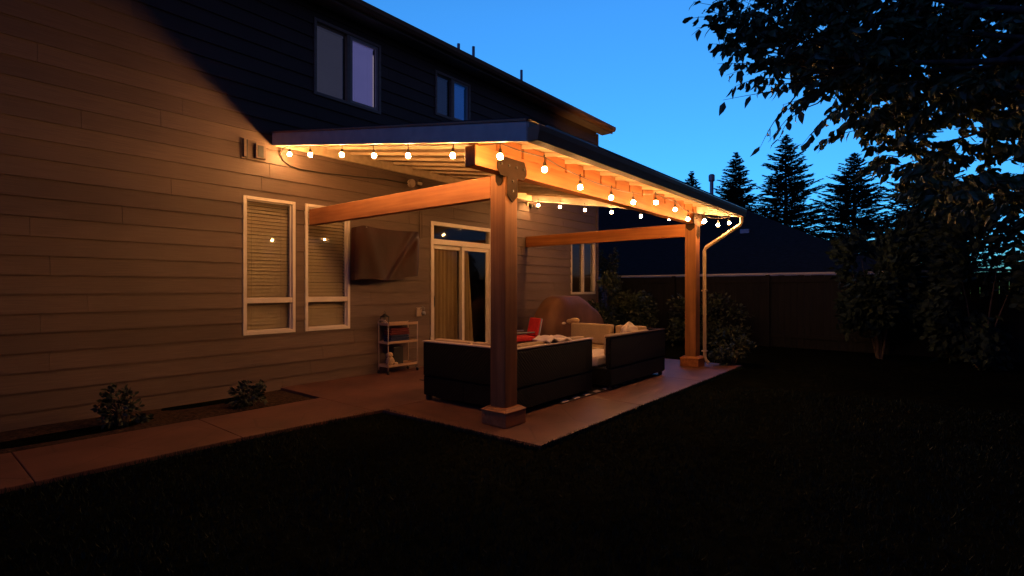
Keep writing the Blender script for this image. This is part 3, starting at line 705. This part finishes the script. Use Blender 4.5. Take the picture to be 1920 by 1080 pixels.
# covered grill
cg = empty('covered_grill', (9.3, 6.2, 0), 'large barbecue grill under a brown fitted cover against the far wall', 'grill')
pf = [(8.45,.04),(8.42,.40),(8.45,.74),(8.60,.98),(8.80,1.19),(8.92,1.25),(9.70,1.235),(9.80,1.20),(10.25,1.0),(10.62,.80),(10.64,.45),(10.60,.04)]
gm = MB(); NY = 16; prof_ = []
for (a, b), (c, d) in zip(pf[:-1], pf[1:]):
    m_ = max(2, int(math.hypot(c-a, d-b)/.09))
    for q_ in range(m_): prof_.append((a+(c-a)*q_/m_, b+(d-b)*q_/m_))
prof_.append(pf[-1]); n = len(prof_)
for it in range(2): prof_ = [prof_[0]]+[((prof_[k-1][0]+2*prof_[k][0]+prof_[k+1][0])/4, (prof_[k-1][1]+2*prof_[k][1]+prof_[k+1][1])/4) for k in range(1, n-1)]+[prof_[-1]]
for j in range(NY+1):
    v = j/NY; e_ = abs(v-.5)*2; sz_ = 1-.16*e_**3.5
    for k, (a, b) in enumerate(prof_):
        wob = .010*math.sin(k*.55+v*5)+.008*math.sin(k*1.3-v*9)
        gm.v.append((9.65+(a-9.65)*(1-.10*e_**4)+wob, 5.90+.62*v+.014*math.sin(k*.8)*(1-b*.5), b*sz_+wob*.6*(b > .3)))
for j in range(NY):
    for k in range(n-1): gm.f.append((j*n+k, j*n+k+1, (j+1)*n+k+1, (j+1)*n+k))
gm.f.append(tuple(range(n-1, -1, -1))); gm.f.append(tuple(NY*n+k for k in range(n)))
build('cover', gm, 'grillcover', cg, smooth=True)
build('cover_hem', MB().box(8.62,5.90,.03,10.50,5.91,.10), 'grillcover', cg)
for x in (8.95, 10.45): build('wheel', MB().prism([(x+.06*math.cos(k*.5236), .062+.06*math.sin(k*.5236)) for k in range(12)], 'y', 5.97, 6.0), 'black', cg)

# covered television
tv = empty('covered_television', (5.25, W-.3, 1.95), 'wall mounted television under a dark maroon drop cover, right of the windows', 'television')
def tvf(u, v):   # u across, v up
    xl = 4.60+.02*v; xr = 5.78+.12*v
    x = xl+(xr-xl)*u
    z = (1.52+.07*u)*(1-v)+2.38*v + .022*math.sin(8*u+.6)*(1-v)**3 - .03*math.sin(math.pi*u)*v**5 - .03*max(0, abs(u-.5)-.44)/.06*v**8
    y = W-.34 - .06*(1-v)*u + .05*max(0, (abs(u-.5)-.42)/.08)**2 + .03*math.sin(4.5*u+3.2*v)*v*(1-v)*1.6 - .018*math.exp(-((u-.80-.35*(v-.9))/.05)**2)*v + .03*math.exp(-((u-.9-.5*(v-.8))/.07)**2) + .02*math.sin(11*u*(1-.3*v)+2*v)*(1-v)*.8 - .025*math.exp(-((u-.10-.25*(1-v))/.09)**2)
    return (x, y, z)
mt = MB(); mt.grid(tvf, 40, 28)
def side(fn_edge, n):
    base = len(mt.v)
    for i in range(n+1):
        p = fn_edge(i/n); mt.v.append(p); mt.v.append((p[0], W-.17, p[2]-.005))
    for i in range(n): mt.f.append((base+2*i, base+2*i+2, base+2*i+3, base+2*i+1))
side(lambda t_: tvf(0, t_), 28); side(lambda t_: tvf(1, t_), 28); side(lambda t_: tvf(t_, 1), 40); side(lambda t_: tvf(t_, 0), 40)
build('cover', mt, 'tvcover', tv, smooth=True)
br = MB().box(5.0, W-.172, 1.7, 5.5, W-.15, 2.2); br.box(5.2, W-.15, 1.85, 5.3, W-.045, 2.05); br.box(5.08, W-.045, 1.75, 5.42, W-.018, 2.15)
build('wall_bracket', br, 'black', tv)
build('cover_snap', MB().lathe([(.004,0),(.011,.002),(.011,.007),(.002,.010)], (4.73, W-.405, 2.34), 10), 'galv', tv)

# serving cart
cx0, cx1, cy0, cy1 = 5.20, 5.81, 6.87, 7.12
ca = empty('serving_cart', (5.5, 7.0, 0), 'three tier serving cart with pale metal frame against the siding', 'cart')
fm = MB()
for y in (cy0, cy1):
    build('leg', MB().tube([(cx0,y,.055),(cx0,y,.80),(cx0-.01,y,.84)], .009, 8), 'cream_metal', ca, smooth=True)
    build('leg', MB().tube([(cx1,y,.055),(cx1,y,.84)], .009, 8), 'cream_metal', ca, smooth=True)
fm.tube([(cx0-.01,cy0,.84),(cx0-.03,cy0+.03,.872),(cx0-.04,cy0+.08,.885),(cx0-.04,cy1-.08,.885),(cx0-.03,cy1-.03,.872),(cx0-.01,cy1,.84)], .009, 8)
build('handle', fm, 'cream_metal', ca, smooth=True)
for z in (.80, .50, .12):
    tr = build('tray', B(cx0+.008, cy0+.008, z, cx1-.008, cy1-.008, z+.014), 'cart_tray', ca)
    rm = frame_mb(cx0+.0, cx1-.0, 0, 1, .01, 0, 1)
    q = MB(); q.box(cx0+.01, cy0-.011, z-.005, cx1-.01, cy0+.006, z+.035); q.box(cx0+.01, cy1-.006, z-.005, cx1-.01, cy1+.006, z+.035)
    q.box(cx0-.006, cy0+.01, z-.005, cx0+.006, cy1-.01, z+.035); q.box(cx1-.006, cy0+.01, z-.005, cx1+.006, cy1-.01, z+.035)
    build('tray_rim', q, 'rim', tr, bevel=.003)
for x in (cx0, cx1):
    for y in (cy0, cy1):
        build('caster', MB().tube([(x-.009, y, .028), (x+.009, y, .028)], .027, 12), 'black', ca)
la = empty('lantern', (5.25, 7.03, .815), 'small dark metal lantern standing on the left end of the cart top', 'lantern')
lm = MB().box(5.195, 6.975, .816, 5.305, 7.085, .83)
for (x, y) in ((5.20,6.98),(5.292,6.98),(5.20,7.072),(5.292,7.072)): lm.box(x, y, .83, x+.008, y+.008, .93)
lm.add([(5.19,6.97,.93),(5.31,6.97,.93),(5.31,7.09,.93),(5.19,7.09,.93),(5.25,7.03,.99)], [(0,1,4),(1,2,4),(2,3,4),(3,0,4),(3,2,1,0)])
lm.tube([(5.25,7.03+.022*math.sin(a*.7854),1.0+.022*math.cos(a*.7854)) for a in range(9)], .003, 6)
build('lantern_frame', lm, 'black', la)
build('candle', MB().lathe([(.022,0),(.022,.05),(.018,.052)], (5.25,7.03,.831), 12), 'pillow', la)
def folded(name, z0, z1, mat, lab):
    mb = MB(); k = 3; h = (z1-z0)/k
    for i in range(k): mb.box(5.26+.01*i, 6.89, z0+h*i+.001, 5.66-.006*i, 7.08, z0+h*(i+1)-.001)
    return tag(build(name, mb, mat, loc=(5.45, 6.98, z0), bevel=.012, smooth=True, seg=3), lab, 'towel')
folded('folded_towel', .515, .63, 'navy', 'navy folded towel on the middle tray of the cart, below the red one')
folded('folded_towel', .632, .74, 'darkred', 'dark red folded towel on top of the navy towel on the cart')
tag(build('storage_box', B(5.36, 6.93, .136, 5.56, 7.09, .43), 'black', loc=(5.46, 7.0, .136), bevel=.01), 'upright black box on the lowest tray of the cart', 'box')
lt = empty('plush_toy', (5.30, 6.93, .136), 'lumpy tan plush toy slumped on the lowest tray of the cart', 'plush toy')
lump('body', (5.29, 6.93, .21), .075, .9, .7, 1.0, 'plush', None, None, 21, parent=lt, n=10)
lump('head', (5.27, 6.92, .315), .05, 1, .9, .9, 'plush', None, None, 22, parent=lt, n=10)
lump('leg', (5.37, 6.90, .165), .03, 1.6, .9, .8, 'plush', None, None, 23, parent=lt, n=8)

# ================================================================ plants
def leaf_quad(mb, c, d, n, L, Wd, fold=.15):
    """pointed leaf of 4 tris along d with normal n"""
    s_ = d.cross(n).normalized()*Wd
    tip = c+d*L; m1 = c+d*L*.38; m2 = c+d*L*.72
    nn = n.normalized()*Wd*fold
    mb.add([c, m1+s_+nn, m2+s_*.7+nn, tip-nn*2, m2-s_*.7+nn, m1-s_+nn, m1, m2], [(0,6,1),(6,7,2,1),(7,3,2),(0,5,6),(5,4,7,6),(4,3,7)])
def rv(rnd): 
    while True:
        v = Vector((rnd.uniform(-1,1), rnd.uniform(-1,1), rnd.uniform(-1,1)))
        if .05 < v.length < 1: return v.normalized()
def shrub(name, c, rx, ry, rzz, n, L, mat, label, cat, seed, group=None, stem=True):
    rnd = random.Random(seed); e = empty(name, (c[0], c[1], GZ), label, cat, group)
    mb = MB(); cl = [(rv(rnd)*rnd.uniform(.35,.95)) for _ in range(26)]
    for i in range(n):
        k = rnd.choice(cl); p = k*1.0+rv(rnd)*rnd.uniform(.05,.30)
        if p.length > 1.12: continue
        q = Vector((c[0]+p.x*rx, c[1]+p.y*ry, c[2]+p.z*rzz))
        if q.z < GZ+.02: continue
        d = (p.normalized()+rv(rnd)*.8).normalized()
        leaf_quad(mb, q, d, rv(rnd), L*rnd.uniform(.6,1.2), L*.28)
    build('foliage', mb, mat, e)
    sm = MB()
    for i in range(7):
        k = cl[i]; q = Vector((c[0]+k.x*rx*.8, c[1]+k.y*ry*.8, c[2]+k.z*rzz*.8))
        sm.tube([(c[0]+k.x*.08, c[1]+k.y*.08, GZ), ((c[0]+q.x)/2, (c[1]+q.y)/2, (GZ+q.z)/2+.05), q], [.018,.012,.004], 5)
    build('stem', sm, 'bark', e); return e
shrub('shrub', (11.9, 6.35, .80), 1.45, .85, .95, 9500, .10, 'shrub', 'broad dark green shrub behind the far sofa, right of the covered grill', 'shrub', 2)
shrub('shrub', (13.1, 4.6, .55), .9, 1.1, .75, 2600, .10, 'shrub', 'low dark shrub in front of the fence beyond the far post', 'shrub', 4)
shrub('columnar_shrub', (13.5, 7.5, 1.3), .42, .42, 1.45, 3200, .08, 'shrub', 'narrow upright dark evergreen beyond the house corner', 'shrub', 5)
shrub('potted_shrub', (9.95, 2.95, .30), .42, .42, .34, 1500, .07, 'shrub', 'dark bushy plant on the ground right of the downspout foot', 'plant', 6)
shrub('bed_plant', (2.80, 6.45, .11), .20, .2, .17, 420, .06, 'shrub', 'small leafy plant in the bed under the left window', 'plant', 8)
shrub('bed_plant', (1.6, 6.6, .14), .26, .22, .22, 500, .06, 'shrub', 'leafy plant in the bed at the far left', 'plant', 18)

# tree at the right whose branches hang into view
def big_tree():
    rnd = random.Random(11)
    base = Vector((4.75, -1.25, GZ))
    e = empty('leafy_tree', base, 'near broadleaf tree reaching in from the right with hanging pointed leaves', 'tree')
    tm = MB()
    tm.tube([base, base+Vector((.03,.02,.8)), base+Vector((-.04,.05,1.7)), base+Vector((.0,.1,2.6)), base+Vector((.08,.1,3.6)), base+Vector((.05,.1,4.6))], [.13,.11,.10,.085,.05,.02], 10)
    build('trunk', tm, 'bark', e, smooth=True)
    bm_, lm_ = MB(), MB()
    def hang_leaf(p, dirv=None):
        d = Vector((rnd.gauss(0,.55), rnd.gauss(0,.55), -1.0+rnd.gauss(0,.35)))
        if dirv is not None: d += dirv*.8
        d.normalize()
        leaf_quad(lm_, p, d, rv(rnd), rnd.uniform(.06,.105), rnd.uniform(.016,.026), .25)
    def twig(p, q, r=.006, nl=14, sag=.06):
        pts_ = []
        k = 6; j = rv(rnd)*.05
        for i in range(k+1):
            t_ = i/k; pts_.append(p.lerp(q, t_)+Vector((0,0,-sag*4*t_*(1-t_)*-.5))+j*math.sin(3.1*t_))
        bm_.tube(pts_, [r*(1-.75*i/k) for i in range(k+1)], 5, caps=False)
        dr = (q-p).normalized()
        for i in range(nl):
            t_ = .15+.85*(i+rnd.random())/nl
            a = pts_[min(int(t_*k), k-1)].lerp(pts_[min(int(t_*k)+1, k)], t_*k-int(t_*k) if t_ < 1 else 1)
            hang_leaf(a+rv(rnd)*.012, dr)
        return pts_
    def W2(u, v, depth):   # a point of the crown seen from the lawn side, turned into the yard's own coordinates
        c_, s_ = math.cos(AZ), math.sin(AZ); k = (u-960)/969.77; h = (541-v)/969.77
        return Vector((depth*(c_+k*s_), depth*(s_-k*c_), 1.4+depth*h))
    # limbs that carry the visible fringe
    top = base+Vector((0,.1,2.5))
    limbs = []
    for (u, v, dp) in ((1520,120,3.9),(1500,-60,3.9),(1560,140,4.0),(1620,40,4.2),(1700,170,4.0),(1560,-200,4.2),(1750,-60,4.4),(1850,120,4.2),(1650,-180,4.6),(1900,-120,4.4),(1640,190,4.2),(1800,260,4.3)):
        q = W2(u, v, dp); mid = top.lerp(q, .5)+Vector((0,0,.12)); st_ = base+Vector((.0,.1, 1.9+rnd.random()*1.6))
        tm2 = [st_, st_.lerp(mid, .5)+Vector((0,0,.08)), mid, q]
        bm_.tube(tm2, [.035,.028,.02,.009], 6, caps=False); limbs.append((mid, q))
    # fringe twigs: ends chosen where the photograph shows sprays of leaves
    fringe = [(1300,12,3.35),(1322,25,3.4),(1288,45,3.3),(1305,62,3.35),(1345,60,3.4),(1330,90,3.45),(1352,95,3.4),(1360,22,3.5),(1395,10,3.5),
              (1345,128,3.4),(1372,110,3.5),(1362,150,3.4),(1376,172,3.45),(1355,196,3.35),(1400,165,3.5),(1425,150,3.5),(1450,178,3.55),(1466,205,3.5),
              (1420,100,3.6),(1440,60,3.6),(1400,60,3.6),(1460,120,3.6),(1455,20,3.6),(1425,286,3.3),(1440,276,3.3),(1462,268,3.35),(1500,285,3.4)]
    for (u, v, dp) in fringe:
        q = W2(u, v, dp)
        bst = min(limbs, key=lambda l: (l[1]-q).length); p = bst[0].lerp(bst[1], rnd.uniform(.45, 1.0))+rv(rnd)*.04
        m = p.lerp(q, .45)+rv(rnd)*.05
        bm_.tube([p, m], [.008,.005], 5, caps=False)
        small = (u, v) in ((1355,196), (1425,286), (1440,276), (1462,268))
        twig(m, q+Vector((0,0,.03)), .0045, 5 if small else 16)
    # dense body of the crown
    for i in range(900):
        u = 1372+rnd.random()**.9*650; vmax = 128+.28*max(0,u-1455)+16*math.sin(u*.03)
        v = vmax-rnd.random()**1.05*(vmax+330); dp = rnd.uniform(3.4, 5.4)
        if u < 1430 and rnd.random() < .3: continue
        q = W2(u, v, dp); d = rv(rnd); d.z *= .5
        twig(q, q+d*rnd.uniform(.15,.30), .004, rnd.randint(16, 24), .03)
    for i in range(620):     # lower, fuller skirt of the crown round the trunk
        u = 1500+rnd.random()*520; vmax = min(390, 120+1.0*(u-1490))
        v = vmax-rnd.random()**1.2*(vmax+60); dp = rnd.uniform(3.5, 5.2)
        q = W2(u, v, dp); d = rv(rnd); d.z *= .5
        twig(q, q+d*rnd.uniform(.15,.32), .004, rnd.randint(16, 24), .03)
    build('branch', bm_, 'bark', e, smooth=True)
    build('foliage', lm_, 'leaf', e)
big_tree()

def conifer(x, y, ztop, zb, rad, label, seed, dens=1.0):
    rnd = random.Random(seed); e = empty('conifer', (x, y, zb), label, 'tree', 'conifers beyond the neighbouring roof')
    H = ztop-zb
    build('trunk', MB().tube([(x,y,zb),(x,y,zb+H*.5),(x,y,ztop-.15)], [.28,.16,.02], 8), 'bark', e)
    mb = MB(); z = ztop-.25; bm2 = MB()
    while z > zb+H*.12:
        f_ = (ztop-z)/H; rr = rad*(f_**.85)+.03
        nb = int((5+6*f_)*dens)
        for k in range(nb):
            a = rnd.uniform(0, 6.283); L = rr*rnd.uniform(.55,1.15)
            dz = L*rnd.uniform(-.15,.42)*(1 if f_ < .4 else .5)
            p0 = Vector((x, y, z)); p1 = p0+Vector((math.cos(a)*L, math.sin(a)*L, dz+.12*L))
            bm2.tube([p0, p0.lerp(p1,.6)+Vector((0,0,-.05*L)), p1], [.03,.018,.006], 4, caps=False)
            nt_ = int(10+L*25)
            for i in range(nt_):
                t_ = rnd.uniform(.08,1); q = p0.lerp(p1, t_); wdt = (1-t_)*.55*L+.04+.3*f_
                sd = Vector((-math.sin(a), math.cos(a), 0))*rnd.uniform(-1,1)*wdt
                d = (sd.normalized()*.8+Vector((math.cos(a),math.sin(a),rnd.uniform(-.3,.35)))*.9).normalized() if sd.length > 1e-4 else Vector((1,0,0))
                ln = rnd.uniform(.16,.34)*min(1, .35+2.2*f_)
                s_ = d.cross(Vector((rnd.gauss(0,.4),rnd.gauss(0,.4),1))).normalized()*.045
                c_ = q+sd*.5
                mb.add([c_-s_, c_+s_, c_+d*ln+s_*.4, c_+d*ln-s_*.4], [(0,1,2,3)])
                s2_ = Vector((0,0,.045)); mb.add([c_-s2_, c_+s2_, c_+d*ln*.9], [(0,1,2)])
        z -= .24*(.6+f_)
    build('branch', bm2, 'bark', e); build('foliage', mb, 'needle', e)
conifer(50, 14.34, 14.1, -1, 5.6, 'tall pointed conifer directly right of the metal flue', 31, 1.3)
conifer(50, 18.45, 13.0, -1, 4.6, 'conifer top just above the patio gutter, left of the flue', 32, 1.1)
conifer(50, 10.2, 14.9, -1, 6.4, 'large conifer half hidden by the near leaves at the right', 33, 1.2)
conifer(44, 12.5, 9.2, -1, 3.5, 'short conifer between the two large ones', 34, 1.2)
conifer(50, 5.2, 12.5, -1, 7.0, 'tall conifer at the far right behind the near tree', 35, 1.2)
conifer(46, 0.5, 11.0, -1, 7.0, 'rightmost conifer behind the near tree', 36, 1.2)

# ================================================================ neighbours and fence
fe = empty('fence', (14, 0, GZ), 'dark board fence with pale cap rail behind the yard', 'fence')
mb = MB(); y = -16.0; rnd = random.Random(2)
while y < 7.7:
    mb.box(14+rnd.uniform(-.003,.003), y, GZ, 14.022, y+.138, 1.72+rnd.uniform(-.006,.006)); y += .142
build('boards', mb, 'fence', fe)
build('rail', B(13.955, -16, 1.55, 13.995, 7.7, 1.64), 'fence', fe); build('rail', B(13.955, -16, .2, 13.995, 7.7, .29), 'fence', fe)
build('cap_rail', B(13.93, -16, 1.742, 14.07, 7.7, 1.785), 'fencecap', fe, bevel=.005)
y = -16
while y < 7.7: build('fence_post', B(13.90, y, GZ, 13.953, y+.09, 1.74), 'fence', fe); y += 2.4

nh = empty('neighbor_house', (27, 12, -1), 'dark low neighbouring house with a hipped roof beyond the fence', 'house')
build('wall', B(22.5, 2.5, -1.2, 31.5, 24, 1.95), 'nwall', nh)
E0 = 1.95; RZ = 6.6
hv = [(22,.8,E0),(32,.8,E0),(32,24.5,E0),(22,24.5,E0),(27,7.2,5.25),(27,12.2,RZ),(27,19,RZ)]
rm = MB().add(hv, [(0,4,1),(0,3,6,5,4),(2,6,3),(1,4,5,6,2),(3,2,1,0)])
nr = build('roof', rm, 'nroof', nh)
build('roof_vent', B(24.95,12.95,4.0,25.35,14.1,4.30), 'galv', nr, bevel=.02); build('roof_vent', B(25.0,6.6,3.72,25.3,7.0,4.12), 'galv', nr, bevel=.02)
fu = MB().lathe([(.09,0),(.09,1.65)], (26.6,8.8,5.2), 14)
fo = build('flue', fu, 'galv', nr); build('flue_cap', MB().lathe([(.14,1.62),(.15,1.66),(.15,1.92),(.10,1.97)], (26.6,8.8,5.2), 14), 'galv', fo)
build('neighbor_gutter', B(21.9, .9, E0-.12, 21.99, 24.4, E0), 'fencecap', nh)

# tall hedge trees along the right edge of the yard
for i, (x, y, h) in enumerate(((12.9,.9,3.0),(12.6,-.6,3.6),(12.0,-2.0,4.0),(11.0,-3.3,4.1),(9.8,-4.4,4.2),(8.4,-5.2,4.3))):
    labs = ['hedge conifer nearest the far post, lowest of the row', 'second hedge conifer from the patio in the dark right row', 'third hedge conifer from the patio in the dark right row',
            'fourth hedge conifer from the patio in the dark right row', 'fifth hedge conifer from the patio in the dark right row', 'last and tallest hedge conifer at the right of the yard']
    shrub('hedge_tree', (x, y, h/2-.1), .95, .95, h/2, 3600, .16, 'needle', labs[i], 'hedge tree', 50+i, group='hedge trees at the right edge')
